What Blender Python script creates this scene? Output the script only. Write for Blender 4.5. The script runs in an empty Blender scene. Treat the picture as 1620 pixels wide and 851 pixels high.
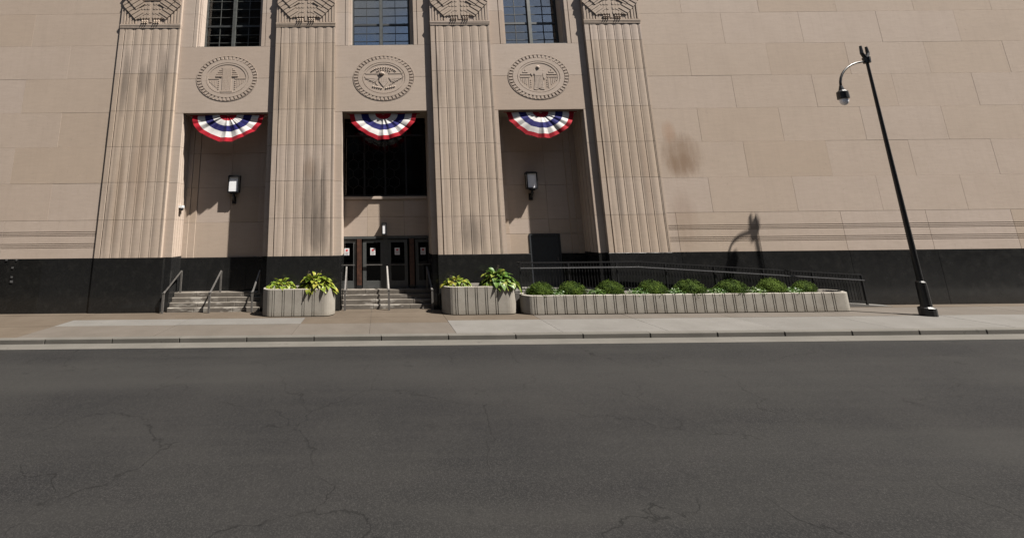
import bpy, math, random
from mathutils import Vector, Matrix
R = random.Random(7)
C = bpy.context.scene
COL = C.collection
rad = math.radians

# ------------------------------------------------------------------ camera
cam = bpy.data.objects.new("camera", bpy.data.cameras.new("camera")); COL.objects.link(cam); C.camera = cam
cam.matrix_world = Matrix.Translation((0, -15.35, 3.17)) @ Matrix.Rotation(rad(90 + 9.72), 4, 'X') @ Matrix.Rotation(-0.0105, 4, 'Z')
cam.data.sensor_width = 36; cam.data.lens = 36 * 595.5 / 1620
cam.data.shift_x = 0.1296; cam.data.shift_y = -0.1034
cam.data.clip_start = 0.1; cam.data.clip_end = 3000
# ------------------------------------------------------------------ light
SUN_TO = Vector((2.13, -1.0, 3.68)).normalized()          # direction towards the sun
EL = math.asin(SUN_TO.z); AZ = math.atan2(SUN_TO.x, SUN_TO.y)
sl = bpy.data.lights.new("sun", 'SUN'); sl.energy = 5.0; sl.angle = rad(0.53); sl.color = (1.0, 0.94, 0.86)
sun = bpy.data.objects.new("sun", sl); COL.objects.link(sun)
sun.rotation_euler = SUN_TO.to_track_quat('Z', 'Y').to_euler(); sun.location = (20, -12, 30)
w = bpy.data.worlds.new("World"); C.world = w; w.use_nodes = True
wn = w.node_tree.nodes; wl = w.node_tree.links
bg = wn["Background"]; bg.inputs[1].default_value = 0.05
sky = wn.new("ShaderNodeTexSky"); sky.sky_type = 'NISHITA'; sky.sun_disc = False
sky.sun_elevation = EL; sky.sun_rotation = AZ
tc = wn.new("ShaderNodeTexCoord"); nz = wn.new("ShaderNodeTexNoise"); nz.inputs['Scale'].default_value = 2.6; nz.inputs['Detail'].default_value = 7
mp = wn.new("ShaderNodeMapping"); mp.inputs['Scale'].default_value = (1, 1, 2.2); mp.inputs['Location'].default_value = (0.9, 0.3, 0)
rp = wn.new("ShaderNodeValToRGB"); rp.color_ramp.elements[0].position = .42; rp.color_ramp.elements[1].position = .62
mx = wn.new("ShaderNodeMixRGB"); mx.inputs[2].default_value = (3.0, 3.15, 3.4, 1)
wl.new(tc.outputs['Generated'], mp.inputs[0]); wl.new(mp.outputs[0], nz.inputs['Vector']); wl.new(nz.outputs[0], rp.inputs[0])
wl.new(rp.outputs[0], mx.inputs[0]); wl.new(sky.outputs[0], mx.inputs[1]); wl.new(mx.outputs[0], bg.inputs[0])
C.view_settings.view_transform = 'Standard'; C.view_settings.look = 'None'
C.view_settings.exposure = 1.6; C.view_settings.gamma = 1

# ------------------------------------------------------------------ materials
class NT:
    def __init__(s, name):
        s.m = bpy.data.materials.new(name); s.m.use_nodes = True
        s.t = s.m.node_tree; s.b = s.t.nodes['Principled BSDF']
        s.pos = s.n('ShaderNodeNewGeometry').outputs['Position']; s.oi = s.n('ShaderNodeObjectInfo')
    def n(s, k, **kw):
        x = s.t.nodes.new(k)
        for a, v in kw.items(): setattr(x, a, v)
        return x
    def l(s, a, b): s.t.links.new(a, b)
    def put(s, sock, v):
        if hasattr(v, 'links'): s.l(v, sock)
        else: sock.default_value = v
    def math(s, op, a, b=0.0, clamp=False):
        x = s.n('ShaderNodeMath', operation=op, use_clamp=clamp); s.put(x.inputs[0], a); s.put(x.inputs[1], b); return x.outputs[0]
    def map(s, sc=(1, 1, 1), loc=(0, 0, 0), rot=(0, 0, 0), src=None):
        x = s.n('ShaderNodeMapping'); s.l(src or s.pos, x.inputs[0])
        x.inputs['Location'].default_value = loc; x.inputs['Rotation'].default_value = rot; x.inputs['Scale'].default_value = sc; return x.outputs[0]
    def noise(s, scale, detail=4, rough=.55, vec=None, dist=0.0):
        x = s.n('ShaderNodeTexNoise'); s.l(vec or s.pos, x.inputs['Vector'])
        x.inputs['Scale'].default_value = scale; x.inputs['Detail'].default_value = detail; x.inputs['Roughness'].default_value = rough; x.inputs['Distortion'].default_value = dist
        return x.outputs[0]
    def ramp(s, v, a, b):
        x = s.n('ShaderNodeMapRange'); x.clamp = True; s.put(x.inputs[0], v)
        x.inputs[1].default_value = a; x.inputs[2].default_value = b; return x.outputs[0]
    def mix(s, f, a, b, mode='MIX'):
        x = s.n('ShaderNodeMixRGB', blend_type=mode); s.put(x.inputs[0], f)
        s.put(x.inputs[1], a if hasattr(a, 'links') else (*a, 1)); s.put(x.inputs[2], b if hasattr(b, 'links') else (*b, 1)); return x.outputs[0]
    def bump(s, h, strength=.3, dist=.01):
        x = s.n('ShaderNodeBump'); x.inputs['Strength'].default_value = strength; x.inputs['Distance'].default_value = dist
        s.l(h, x.inputs['Height']); s.l(x.outputs[0], s.b.inputs['Normal'])
    def col(s, v, k=.74):
        v = s.mix(1.0, v, (k, k, k), 'MULTIPLY'); s.put(s.b.inputs['Base Color'], v); return v
    def set(s, rough=.7, metal=0.0, spec=None):
        s.b.inputs['Roughness'].default_value = rough; s.b.inputs['Metallic'].default_value = metal
        if spec is not None: s.b.inputs['Specular IOR Level'].default_value = spec

def ell(t, cx, cz, rx, rz, px=1.6):
    """soft blob mask round a point of the facade, in metres"""
    s = t.n('ShaderNodeSeparateXYZ'); t.l(t.pos, s.inputs[0])
    a = t.math('POWER', t.math('ABSOLUTE', t.math('DIVIDE', t.math('SUBTRACT', s.outputs[0], cx), rx)), 2)
    b = t.math('POWER', t.math('ABSOLUTE', t.math('DIVIDE', t.math('SUBTRACT', s.outputs[2], cz), rz)), 2)
    return t.math('SUBTRACT', 1.0, t.math('ADD', a, b), clamp=True)

def stone_mat(name, c1, c2, c3, stains=(), streak=0.0):
    t = NT(name); r = t.oi.outputs['Random']
    base = t.mix(t.ramp(r, .1, .9), c1, c2)
    base = t.mix(t.ramp(t.math('FRACT', t.math('MULTIPLY', r, 7.7)), .6, 1.0), base, (c3[0] * .97, c3[1] * .96, c3[2] * .95))
    r2 = t.math('FRACT', t.math('MULTIPLY', r, 17.3))
    base = t.mix(t.math('MULTIPLY', r2, .6), base, c3)
    # bedding veins running at a slant through each block
    off = t.n('ShaderNodeCombineXYZ'); t.l(t.math('MULTIPLY', r, 40), off.inputs[0]); t.l(t.math('MULTIPLY', r2, 23), off.inputs[2])
    va = t.n('ShaderNodeVectorMath', operation='ADD'); t.l(t.pos, va.inputs[0]); t.l(off.outputs[0], va.inputs[1])
    v = t.map(sc=(1.1, 1.1, 6.5), rot=(0, .32, 0), src=va.outputs[0])
    vein = t.noise(1.7, 6, .62, v, .5)
    base = t.mix(t.math('MULTIPLY', t.ramp(vein, .38, .68), .20), base, (.30, .245, .20))
    cloud = t.noise(.55, 4, .6)
    base = t.mix(t.math('MULTIPLY', t.ramp(cloud, .42, .72), .22), base, (.33, .262, .205))
    grit = t.noise(26, 3, .7)
    base = t.mix(t.math('MULTIPLY', t.ramp(grit, .5, .8), .2), base, (.24, .20, .165))
    pit = t.ramp(t.noise(9, 2, .5, t.map(sc=(1, 1, .7))), .68, .8)
    base = t.mix(t.math('MULTIPLY', pit, .25), base, (.2, .165, .135))
    drip = t.noise(1.0, 5, .65, t.map(sc=(7, 7, .5)))
    if streak: base = t.mix(t.math('MULTIPLY', t.ramp(drip, .46, .75), streak), base, (.20, .165, .14))
    sn = t.noise(1.0, 5, .7, t.map(sc=(5.5, 5.5, 1.1), loc=(3, 0, 5)))
    for (cx, cz, rx, rz, colr, k) in stains:
        mk = t.ramp(t.math('ADD', ell(t, cx, cz, rx, rz), t.math('MULTIPLY', t.math('SUBTRACT', sn, .5), 1.3)), .1, .95)
        mk = t.math('MULTIPLY', mk, t.ramp(ell(t, cx, cz, rx * 1.25, rz * 1.25), 0, .3))
        base = t.mix(t.math('MULTIPLY', mk, k), base, colr)
    t.col(base); t.set(.88, 0, .2)
    hb = t.math('ADD', t.math('MULTIPLY', vein, .7), t.math('ADD', t.math('MULTIPLY', grit, .35), t.math('MULTIPLY', t.noise(90, 2), .2)))
    t.bump(hb, .22, .012)
    return t.m
GREY = (.15, .125, .105); BRN = (.21, .135, .085)
M = {}
ST = ((.45, .367, .300), (.468, .390, .338), (.43, .345, .272))
M['wall'] = stone_mat('limestone wall', *ST, stains=[(12.55, 6.0, 1.0, 1.1, BRN, .6), (12.5, 5.6, .7, .6, BRN, .5), (12.2, 7.0, .35, .6, (.34, .2, .12), .4), (12.3, 3.3, .7, 1.5, (.27, .19, .14), .35)], streak=.10)
M['pil'] = stone_mat('limestone pilaster', *ST, stains=[
    (-2.75, 4.2, .62, 2.3, GREY, .6), (-2.45, 3.1, .45, 1.1, GREY, .75), (-2.3, 4.6, .16, 1.6, GREY, .6), (-2.9, 5.6, .35, .6, BRN, .35), (-4.25, 9.3, .14, 1.9, GREY, .6), (-2.45, 9.2, .22, 1.5, GREY, .5), (-3.2, 9.0, .25, .8, GREY, .35),
    (3.7, 2.9, .6, .95, GREY, .6), (2.55, 9.3, .16, 1.5, GREY, .55), (2.62, 6.0, .12, 2.5, (.5, .42, .35), .5), (4.4, 9.9, .2, .8, GREY, .3),
    (-10.9, 9.4, .2, 1.8, GREY, .65), (-10.1, 9.5, .35, .9, GREY, .55), (-9.25, 9.8, .22, 1.3, GREY, .6), (-9.1, 7.6, .12, 2.0, GREY, .45), (-10.7, 4.5, .25, 2.4, (.26, .19, .13), .45), (-9.9, 5.5, .5, 2.5, (.28, .2, .14), .4), (-11.05, 3.6, .1, 1.8, GREY, .5),
    (9.45, 9.0, .18, 2.0, GREY, .55), (9.75, 4.5, .2, 2.5, GREY, .4), (9.5, 6.5, .15, 1.5, GREY, .45), (11.0, 5, .2, 2.5, (.27, .2, .15), .4)], streak=.38)
M['panel'] = stone_mat('limestone panel', (.465, .388, .325), (.475, .398, .342), (.435, .352, .29), streak=.06)
M['joint'] = (lambda t: (t.col((.40, .33, .28)), t.set(.95), t.m)[2])(NT('mortar joint'))

def simple(name, c, rough=.6, metal=0.0, n=.12, sc=8, bump=0, spec=None):
    t = NT(name)
    k = t.noise(sc, 4)
    dark = tuple(x * (1 - n * 2) for x in c); lite = tuple(min(1, x * (1 + n)) for x in c)
    t.col(t.mix(t.ramp(k, .3, .7), dark, lite)); t.set(rough, metal, spec)
    if bump: t.bump(t.noise(sc * 6, 3), bump, .005)
    return t.m
t = NT('black granite')
sp = t.n('ShaderNodeTexVoronoi'); t.l(t.pos, sp.inputs['Vector']); sp.inputs['Scale'].default_value = 55
g = t.mix(t.ramp(t.noise(70, 3, .8), .52, .72), (.007, .007, .0068), (.04, .04, .037))
g = t.mix(t.math('MULTIPLY', t.ramp(t.noise(3, 5, .7), .5, .8), .35), g, (.05, .048, .043))
r = t.oi.outputs['Random']; g = t.mix(t.math('MULTIPLY', r, .25), g, (.03, .031, .034))
t.col(g); t.set(.25, 0, .4); t.put(t.b.inputs['Roughness'], t.ramp(t.noise(2.5, 4), .1, 2.2)); M['granite'] = t.m
t = NT('worn stone step')
g = t.mix(t.ramp(t.noise(1.4, 6, .7), .4, .65), (.10, .088, .075), (.15, .134, .115))
wash = t.ramp(t.noise(1.0, 4, .6, t.map(sc=(1.3, 5, 5))), .55, .6)
s_ = t.n('ShaderNodeSeparateXYZ'); t.l(t.n('ShaderNodeNewGeometry').outputs['Normal'], s_.inputs[0])
g = t.mix(t.math('MULTIPLY', wash, .8), g, (.30, .28, .25))
g = t.mix(t.math('MULTIPLY', t.ramp(t.noise(18, 4, .8), .55, .7), .4), g, (.13, .11, .095))
t.col(g); t.set(.85, 0, .2); t.bump(t.noise(30, 4), .3, .01); M['step'] = t.m

def paving(name, a, b):
    t = NT(name); r = t.oi.outputs['Random']
    g = t.mix(t.ramp(t.noise(.9, 6, .65), .35, .7), a, b)
    g = t.mix(t.math('MULTIPLY', r, .35), g, tuple(x * .8 for x in a))
    g = t.mix(t.math('MULTIPLY', t.ramp(t.noise(60, 3, .7), .5, .75), .35), g, tuple(x * .45 for x in a))
    g = t.mix(t.math('MULTIPLY', t.ramp(t.noise(5, 2, .5), .70, .74), .35), g, tuple(x * .4 for x in a))
    g = t.mix(t.math('MULTIPLY', t.ramp(t.noise(1.0, 5, .7, t.map(sc=(.5, 2.2, 1))), .55, .8), .35), g, tuple(x * .6 for x in a))
    t.col(g); t.set(.9, 0, .15); t.bump(t.noise(70, 4), .35, .006); return t.m
M['brown'] = paving('brown aggregate paving', (.080, .063, .047), (.102, .082, .063))
M['pale'] = paving('pale concrete paving', (.118, .112, .104), (.142, .136, .128))
M['grey'] = paving('grey brown paving', (.090, .078, .066), (.112, .098, .085))
M['kerb'] = paving('kerb concrete', (.095, .09, .08), (.125, .117, .105))
M['bed'] = simple('dark joint sand', (.06, .05, .04), .95)
t = NT('asphalt')
g = t.mix(t.ramp(t.noise(.35, 6, .6), .35, .7), (.012, .012, .0125), (.019, .0185, .018))
g = t.mix(t.math('MULTIPLY', t.ramp(t.noise(60, 4, .85), .48, .68), .75), g, (.05, .048, .046))
g = t.mix(t.math('MULTIPLY', t.ramp(t.noise(1.0, 5, .6, t.map(sc=(.12, 1.3, 1))), .5, .75), .4), g, (.032, .031, .029))
ck = t.n('ShaderNodeTexVoronoi', feature='DISTANCE_TO_EDGE'); ck.inputs['Scale'].default_value = .38
dv = t.n('ShaderNodeVectorMath', operation='ADD'); t.l(t.pos, dv.inputs[0])
nc = t.n('ShaderNodeTexNoise'); nc.inputs['Scale'].default_value = 1.4; nc.inputs['Detail'].default_value = 8; t.l(t.pos, nc.inputs['Vector']); t.l(nc.outputs['Color'], dv.inputs[1]); t.l(dv.outputs[0], ck.inputs['Vector'])
crack = t.math('MULTIPLY', t.math('SUBTRACT', 1.0, t.ramp(ck.outputs['Distance'], .001, .006)), t.ramp(t.noise(.5, 3), .46, .5))
g = t.mix(t.math('MULTIPLY', crack, .6), g, (.006, .006, .006))
wear = t.ramp(t.noise(1.0, 3, .5, t.map(sc=(.03, .55, 1), loc=(0, 3, 0))), .42, .62); g = t.mix(t.math('MULTIPLY', wear, .35), g, (.036, .035, .033))
oil = t.ramp(t.noise(2.2, 4, .6), .66, .74); g = t.mix(t.math('MULTIPLY', oil, .5), g, (.012, .012, .012))
t.col(g); t.set(.95, 0, .08); t.bump(t.noise(130, 4), .5, .008); M['asphalt'] = t.m
t = NT('planter concrete'); r = t.oi.outputs['Random']
g = t.mix(t.ramp(t.noise(1.6, 5, .6), .35, .7), (.25, .23, .20), (.325, .305, .27))
g = t.mix(t.math('MULTIPLY', t.ramp(t.noise(1, 5, .7, t.map(sc=(6, 6, .8))), .5, .8), .45), g, (.24, .21, .175))
g = t.mix(t.math('MULTIPLY', t.ramp(t.noise(40, 3), .55, .75), .25), g, (.2, .18, .15))
g = t.mix(t.math('MULTIPLY', t.ramp(t.noise(11, 2), .70, .75), .5), g, (.16, .14, .12))
sz = t.n('ShaderNodeSeparateXYZ'); t.l(t.pos, sz.inputs[0])
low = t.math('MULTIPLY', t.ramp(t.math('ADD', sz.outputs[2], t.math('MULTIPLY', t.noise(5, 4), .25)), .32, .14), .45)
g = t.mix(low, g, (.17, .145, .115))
t.col(g); t.set(.9, 0, .15); t.bump(t.noise(45, 4), .3, .01); M['planter'] = t.m
M['soil'] = simple('dark mulch', (.035, .024, .017), .95, n=.4, sc=20, bump=.8)
M['steel'] = simple('brushed steel', (.17, .16, .15), .5, .5, .12, 14)
M['bright'] = simple('polished steel cap', (.75, .75, .74), .2, .95, .05)
M['black'] = simple('black painted metal', (.012, .012, .013), .4, 0, .2)
M['railtop'] = simple('worn metal rail', (.11, .11, .115), .33, .6, .2, 30)
M['frame'] = simple('grey window metal', (.095, .10, .095), .45, .2, .15)
M['doorgrey'] = simple('grey painted door metal', (.080, .084, .083), .45, .1, .08)
M['slate'] = simple('dark slate door paint', (.030, .034, .040), .5, 0, .1)
M['wood'] = simple('red brown wood', (.075, .032, .02), .45, 0, .25, 6)
M['dark'] = simple('dark interior', (.02, .02, .02), .9)
M['white'] = simple('white plastic', (.75, .75, .74), .4, n=.03)
M['opal'] = simple('opal lamp glass', (.95, .96, 1), .25, n=.02)
M['paper'] = simple('white paper', (.75, .73, .74), .8, n=.02)
M['redink'] = simple('red ink', (.55, .03, .04), .8, n=.05)
M['greyink'] = simple('grey ink', (.28, .28, .30), .8, n=.05)
M['blindd'] = simple('grey green window blind', (.16, .165, .15), .7, n=.1); M['bar'] = simple('dark glazing bar metal', (.035, .04, .042), .5, .1)
M['blind'] = simple('pale window blind', (.50, .52, .50), .7, n=.08)
M['soffit'] = simple('plaster soffit', (.40, .33, .26), .9, n=.1)
M['scuff'] = simple('pale adhesive residue', (.10, .10, .10), .7, n=.4, sc=30)
def glass(name, tint, refl, ior=1.5):
    m = bpy.data.materials.new(name); m.use_nodes = True; t = m.node_tree; t.nodes.remove(t.nodes['Principled BSDF'])
    o = t.nodes['Material Output']; a = t.nodes.new('ShaderNodeBsdfTransparent'); a.inputs[0].default_value = (*tint, 1)
    b = t.nodes.new('ShaderNodeBsdfGlossy'); b.inputs['Roughness'].default_value = .015
    nz = t.nodes.new('ShaderNodeTexNoise'); nz.inputs['Scale'].default_value = 1.1; bp = t.nodes.new('ShaderNodeBump'); bp.inputs['Strength'].default_value = .12; bp.inputs['Distance'].default_value = .02
    ge = t.nodes.new('ShaderNodeNewGeometry'); t.links.new(ge.outputs['Position'], nz.inputs['Vector']); t.links.new(nz.outputs[0], bp.inputs['Height']); t.links.new(bp.outputs[0], b.inputs['Normal'])
    f = t.nodes.new('ShaderNodeFresnel'); f.inputs[0].default_value = ior; mu = t.nodes.new('ShaderNodeMath'); mu.operation = 'MULTIPLY'; mu.use_clamp = True; mu.inputs[1].default_value = refl
    x = t.nodes.new('ShaderNodeMixShader'); t.links.new(f.outputs[0], mu.inputs[0]); t.links.new(mu.outputs[0], x.inputs[0])
    t.links.new(a.outputs[0], x.inputs[1]); t.links.new(b.outputs[0], x.inputs[2]); t.links.new(x.outputs[0], o.inputs[0]); return m
M['glass'] = glass('window glass', (.6, .62, .62), .9); M['glassb'] = glass('window glass bright', (.8, .82, .82), 5.0); M['glassc'] = glass('window glass sky', (.6, .62, .62), 4.6)
M['glassdark'] = glass('dark screen glass', (.25, .25, .25), 1.0)
def cloth(name, c):
    t = NT(name); t.col(c, .60); t.set(.8, 0, .1); t.bump(t.noise(60, 2), .2, .003)
    t.b.inputs['Sheen Weight'].default_value = .1
    tr = t.n('ShaderNodeBsdfTranslucent'); tr.inputs[0].default_value = (*c, 1)
    mxs = t.n('ShaderNodeMixShader'); mxs.inputs[0].default_value = .12; t.l(t.b.outputs[0], mxs.inputs[1]); t.l(tr.outputs[0], mxs.inputs[2])
    t.l(mxs.outputs[0], t.t.nodes['Material Output'].inputs[0]); return t.m
M['cred'] = cloth('red bunting cloth', (.40, .006, .02)); M['cwhite'] = cloth('white bunting cloth', (.80, .78, .76)); M['cblue'] = cloth('blue bunting cloth', (.018, .018, .14))
def leafmat(name, cs, rough=.45, trans=.2):
    t = NT(name); r = t.oi.outputs['Random']
    g = t.mix(t.ramp(t.noise(5, 3, .7), .4, .6), cs[0], cs[1])
    g = t.mix(t.ramp(t.noise(2.3, 3, .7, t.map(loc=(5, 2, 9))), .55, .66), g, cs[2])
    g = t.mix(t.math('MULTIPLY', t.ramp(r, .75, 1.0), .7), g, cs[2])
    g = t.col(g); t.set(rough, 0, .3 if rough < .7 else .08)
    tr = t.n('ShaderNodeBsdfTranslucent'); t.l(g, tr.inputs[0]); mxs = t.n('ShaderNodeMixShader'); mxs.inputs[0].default_value = trans
    t.l(t.b.outputs[0], mxs.inputs[1]); t.l(tr.outputs[0], mxs.inputs[2]); t.l(mxs.outputs[0], t.t.nodes['Material Output'].inputs[0]); return t.m
M['hosta'] = leafmat('hosta leaf', ((.10, .17, .02), (.20, .24, .025), (.32, .27, .05)))
M['hostag'] = leafmat('green hosta leaf', ((.055, .13, .02), (.11, .19, .03), (.24, .24, .04)))
M['box'] = leafmat('boxwood leaf', ((.022, .042, .006), (.050, .082, .010), (.085, .13, .018)), .8, .12)
M['low'] = leafmat('low plant leaf', ((.045, .11, .014), (.08, .16, .02), (.12, .18, .035)))
M['twig'] = simple('twig', (.06, .045, .03), .9)

# ------------------------------------------------------------------ mesh helpers
class MB:
    def __init__(s): s.v = []; s.f = []
    def add(s, v, f):
        o = len(s.v); s.v += [tuple(p) for p in v]; s.f += [tuple(i + o for i in q) for q in f]
    def box(s, x0, x1, y0, y1, z0, z1):
        s.add([(x, y, z) for x in (x0, x1) for y in (y0, y1) for z in (z0, z1)],
              [(0, 1, 3, 2), (4, 6, 7, 5), (0, 4, 5, 1), (2, 3, 7, 6), (0, 2, 6, 4), (1, 5, 7, 3)])
    def block(s, x0, x1, y0, y1, z0, z1, c=.008):      # box with its front (-Y) arrises chamfered
        v = [(x0, y1, z0), (x1, y1, z0), (x1, y1, z1), (x0, y1, z1), (x0, y0 + c, z0), (x1, y0 + c, z0), (x1, y0 + c, z1), (x0, y0 + c, z1),
             (x0 + c, y0, z0 + c), (x1 - c, y0, z0 + c), (x1 - c, y0, z1 - c), (x0 + c, y0, z1 - c)]
        s.add(v, [(0, 3, 2, 1), (8, 9, 10, 11), (4, 5, 9, 8), (5, 6, 10, 9), (6, 7, 11, 10), (7, 4, 8, 11), (0, 1, 5, 4), (1, 2, 6, 5), (2, 3, 7, 6), (3, 0, 4, 7)])
    def prism(s, pts, a, b, axis='Z'):                   # outline extruded along an axis
        n = len(pts)
        def P(p, h): return (p[0], p[1], h) if axis == 'Z' else (p[0], h, p[1]) if axis == 'Y' else (h, p[0], p[1])
        s.add([P(p, a) for p in pts] + [P(p, b) for p in pts],
              [(i, (i + 1) % n, (i + 1) % n + n, i + n) for i in range(n)] + [tuple(range(n - 1, -1, -1)), tuple(range(n, 2 * n))])
    def tube(s, path, r, n=8, closed=False):
        path = [Vector(p) for p in path]; rs = r if isinstance(r, (list, tuple)) else [r] * len(path); rings = []
        for i, p in enumerate(path):
            d = (path[min(i + 1, len(path) - 1)] - path[max(i - 1, 0)]).normalized()
            u = d.orthogonal().normalized() if i == 0 else (u - d * u.dot(d)).normalized()
            vv = d.cross(u); rings.append([p + (u * math.cos(k * 2 * math.pi / n) + vv * math.sin(k * 2 * math.pi / n)) * rs[i] for k in range(n)])
        vs = [q for r_ in rings for q in r_]; fs = []
        for i in range(len(path) - 1):
            for k in range(n): fs.append((i * n + k, i * n + (k + 1) % n, (i + 1) * n + (k + 1) % n, (i + 1) * n + k))
        fs += [tuple(range(n - 1, -1, -1)), tuple(range((len(path) - 1) * n, len(path) * n))]
        s.add(vs, fs)
    def bar(s, a, b, w, h):                              # rectangular bar between two points
        a, b = Vector(a), Vector(b); d = (b - a).normalized(); u = d.cross(Vector((0, 0, 1)))
        if u.length < .1: u = Vector((1, 0, 0))
        u.normalize(); vv = u.cross(d)
        s.add([p + u * i * w / 2 + vv * j * h / 2 for p in (a, b) for i, j in ((-1, -1), (1, -1), (1, 1), (-1, 1))],
              [(0, 1, 2, 3), (7, 6, 5, 4), (0, 4, 5, 1), (1, 5, 6, 2), (2, 6, 7, 3), (3, 7, 4, 0)])
    def ball(s, c, r, n=8, m=5):
        r = r if isinstance(r, (tuple, list)) else (r, r, r)
        vs = [(c[0], c[1], c[2] + r[2])]
        for j in range(1, m):
            a = math.pi * j / m
            vs += [(c[0] + r[0] * math.sin(a) * math.cos(2 * math.pi * k / n), c[1] + r[1] * math.sin(a) * math.sin(2 * math.pi * k / n), c[2] + r[2] * math.cos(a)) for k in range(n)]
        vs.append((c[0], c[1], c[2] - r[2])); fs = []
        for k in range(n):
            fs.append((0, 1 + k, 1 + (k + 1) % n))
            for j in range(m - 2): fs.append((1 + j * n + k, 1 + (j + 1) * n + k, 1 + (j + 1) * n + (k + 1) % n, 1 + j * n + (k + 1) % n))
            fs.append((1 + (m - 2) * n + k, len(vs) - 1, 1 + (m - 2) * n + (k + 1) % n))
        s.add(vs, fs)
    def build(s, name, mat, parent=None, smooth=False, stuff=False, fix=True):
        m = bpy.data.meshes.new(name); m.from_pydata(s.v, [], s.f); m.update()
        if fix:
            import bmesh
            b = bmesh.new(); b.from_mesh(m); bmesh.ops.recalc_face_normals(b, faces=b.faces[:]); b.to_mesh(m); b.free()
        if smooth: m.polygons.foreach_set('use_smooth', [True] * len(m.polygons))
        m.materials.append(M[mat] if isinstance(mat, str) else mat)
        o = bpy.data.objects.new(name, m); COL.objects.link(o)
        if parent: o.parent = parent; o.matrix_parent_inverse = parent.matrix_basis.inverted()
        if stuff: o['kind'] = 'stuff'
        return o
def thing(name, label, cat, loc=(0, 0, 0), group=None):
    o = bpy.data.objects.new(name, None); o.empty_display_size = .3; COL.objects.link(o); o.location = loc
    o['label'] = label; o['category'] = cat
    if group: o['group'] = group
    return o
def node(name, parent, label=None):
    o = bpy.data.objects.new(name, None); COL.objects.link(o); o.parent = parent; o.matrix_parent_inverse = parent.matrix_basis.inverted()
    if label: o['label'] = label
    return o
def one(fn, *a, **k): b = MB(); getattr(b, fn)(*a, **k); return b
def structure(o): o['kind'] = 'structure'; return o
def copy_tree(o, parent=None):
    c = o.copy(); COL.objects.link(c)
    if parent: c.parent = parent
    for ch in list(o.children): copy_tree(ch, c)
    return c

# ------------------------------------------------------------------ the ground
gr = one('box', -60, 60, -3.44, 4, -.3, -.012).build('pavement', 'bed'); structure(gr)
rows = [(.42, -.28), (-.28, -1.06), (-1.06, -1.95), (-1.95, -3.26)]
def slab(x0, x1, y1, y0, mat):
    g = .006; one('prism', [(x0 + g, y0 + g), (x1 - g, y0 + g), (x1 - g, y1 - g), (x0 + g, y1 - g)], -.1, R.uniform(-.002, .002)).build('paving_slab', mat, gr)
xs = [-34, -30.2, -26.4, -22.6, -18.8, -15, -11.05, -6.9, -2.72, -.36, 2.28, 5.5, 8.7, 12.1, 15.6, 19.2, 22.8, 26.4, 30, 34]
for i in range(len(xs) - 1):
    x0, x1 = xs[i], xs[i + 1]; mid = (x0 + x1) / 2
    if mid > 2.2: rr = [(1.0, -.4), (-.4, -1.66), (-1.66, -3.26)]; ms = ['brown', 'grey' if mid > 5.5 else 'brown', 'pale']
    else:
        rr = [(1.0, -.28), (-.28, -1.06), (-1.06, -1.92), (-1.92, -3.26)]
        if mid < -11: ms = ['brown', 'brown', 'brown', 'brown']
        elif mid < -2.7: ms = ['brown', 'brown', 'pale', 'grey']
        else: ms = ['brown', 'brown', 'brown', 'grey']
    for (y1, y0), mm in zip(rr, ms): slab(x0, x1, y1, y0, mm)
kb = one('box', -60, 60, -3.44, -3.4, -.28, -.02).build('kerb', 'bed'); structure(kb)
for i in range(40):
    x0 = -40 + i * 2.0
    one('block', x0 + .004, x0 + 1.996, -3.45, -3.262, -.26, .003, c=.02).build('kerb_stone', 'kerb', kb)
rd = one('box', -300, 300, -400, -3.441, -.6, -.14).build('road', 'asphalt'); structure(rd)
gu = one('box', -60, 60, -3.95, -3.451, -.3, -.134).build('gutter', 'kerb'); structure(gu)

# ------------------------------------------------------------------ the building
bl = thing('government_building', 'tall beige limestone building with fluted pilasters and a black granite base', 'building', (0, .1, 0))
TOP = 16.0
def ashlar(x0, x1, y, joints, zs, mat='wall', depth=.18, gap=.002, name='stone_block'):
    """joints: function(row) -> list of x joints inside the range"""
    for r_ in range(len(zs) - 1):
        js = sorted([x0] + [j for j in joints(r_) if x0 + .05 < j < x1 - .05] + [x1])
        for a, b in zip(js, js[1:]):
            one('block', a + gap, b - gap, y + R.uniform(-.002, .003), y + depth, zs[r_] + gap, zs[r_ + 1] - gap, c=.0025).build(name, mat, bl)
CZ = [2.08, 3.58, 5.08, 6.6, 8.11, 9.62, 11.15, 12.67, 14.2, TOP]
OY = .05                                              # plane of the plain outer walls
def reed(x0, x1):                                       # lowest course, with two reeded bands
    y = OY; zt_ = 3.573 if x0 < 0 else 3.633; P = [(y + .18, 2.087), (y, 2.087)]
    for zc in (2.50, 2.575, 2.65, 2.97, 3.04, 3.12):
        P += [(y, zc - .016), (y + .022, zc - .012), (y + .022, zc + .012), (y, zc + .016)]
    P += [(y, zt_), (y + .18, zt_)]
    b = MB(); b.prism(P, x0 + .007, x1 - .007, 'X'); b.build('stone_block', 'wall', bl)
one('box', -34, -11.39, OY + .03, .9, 2.08, TOP).build('wall_core', 'joint', bl)
one('box', 11.59, 44, OY + .03, .9, 2.08, TOP).build('wall_core', 'joint', bl)
L = lambda r_: [-13.47 - 3.5 * k for k in range(9)] if r_ % 2 == 1 else [-15.22 - 3.5 * k + (0 if r_ else 0) for k in range(9)] + ([-11.9] if r_ in (3, 5) else [])
Rj = lambda r_: [13.52 + 3.45 * k for k in range(12)] if r_ % 2 == 1 else [15.22 + 3.45 * k for k in range(12)] + ([12.02] if r_ in (0, 3, 5) else [])
ashlar(-34, -11.385, OY, lambda r_: L(r_ + 1), CZ[1:])
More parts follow.
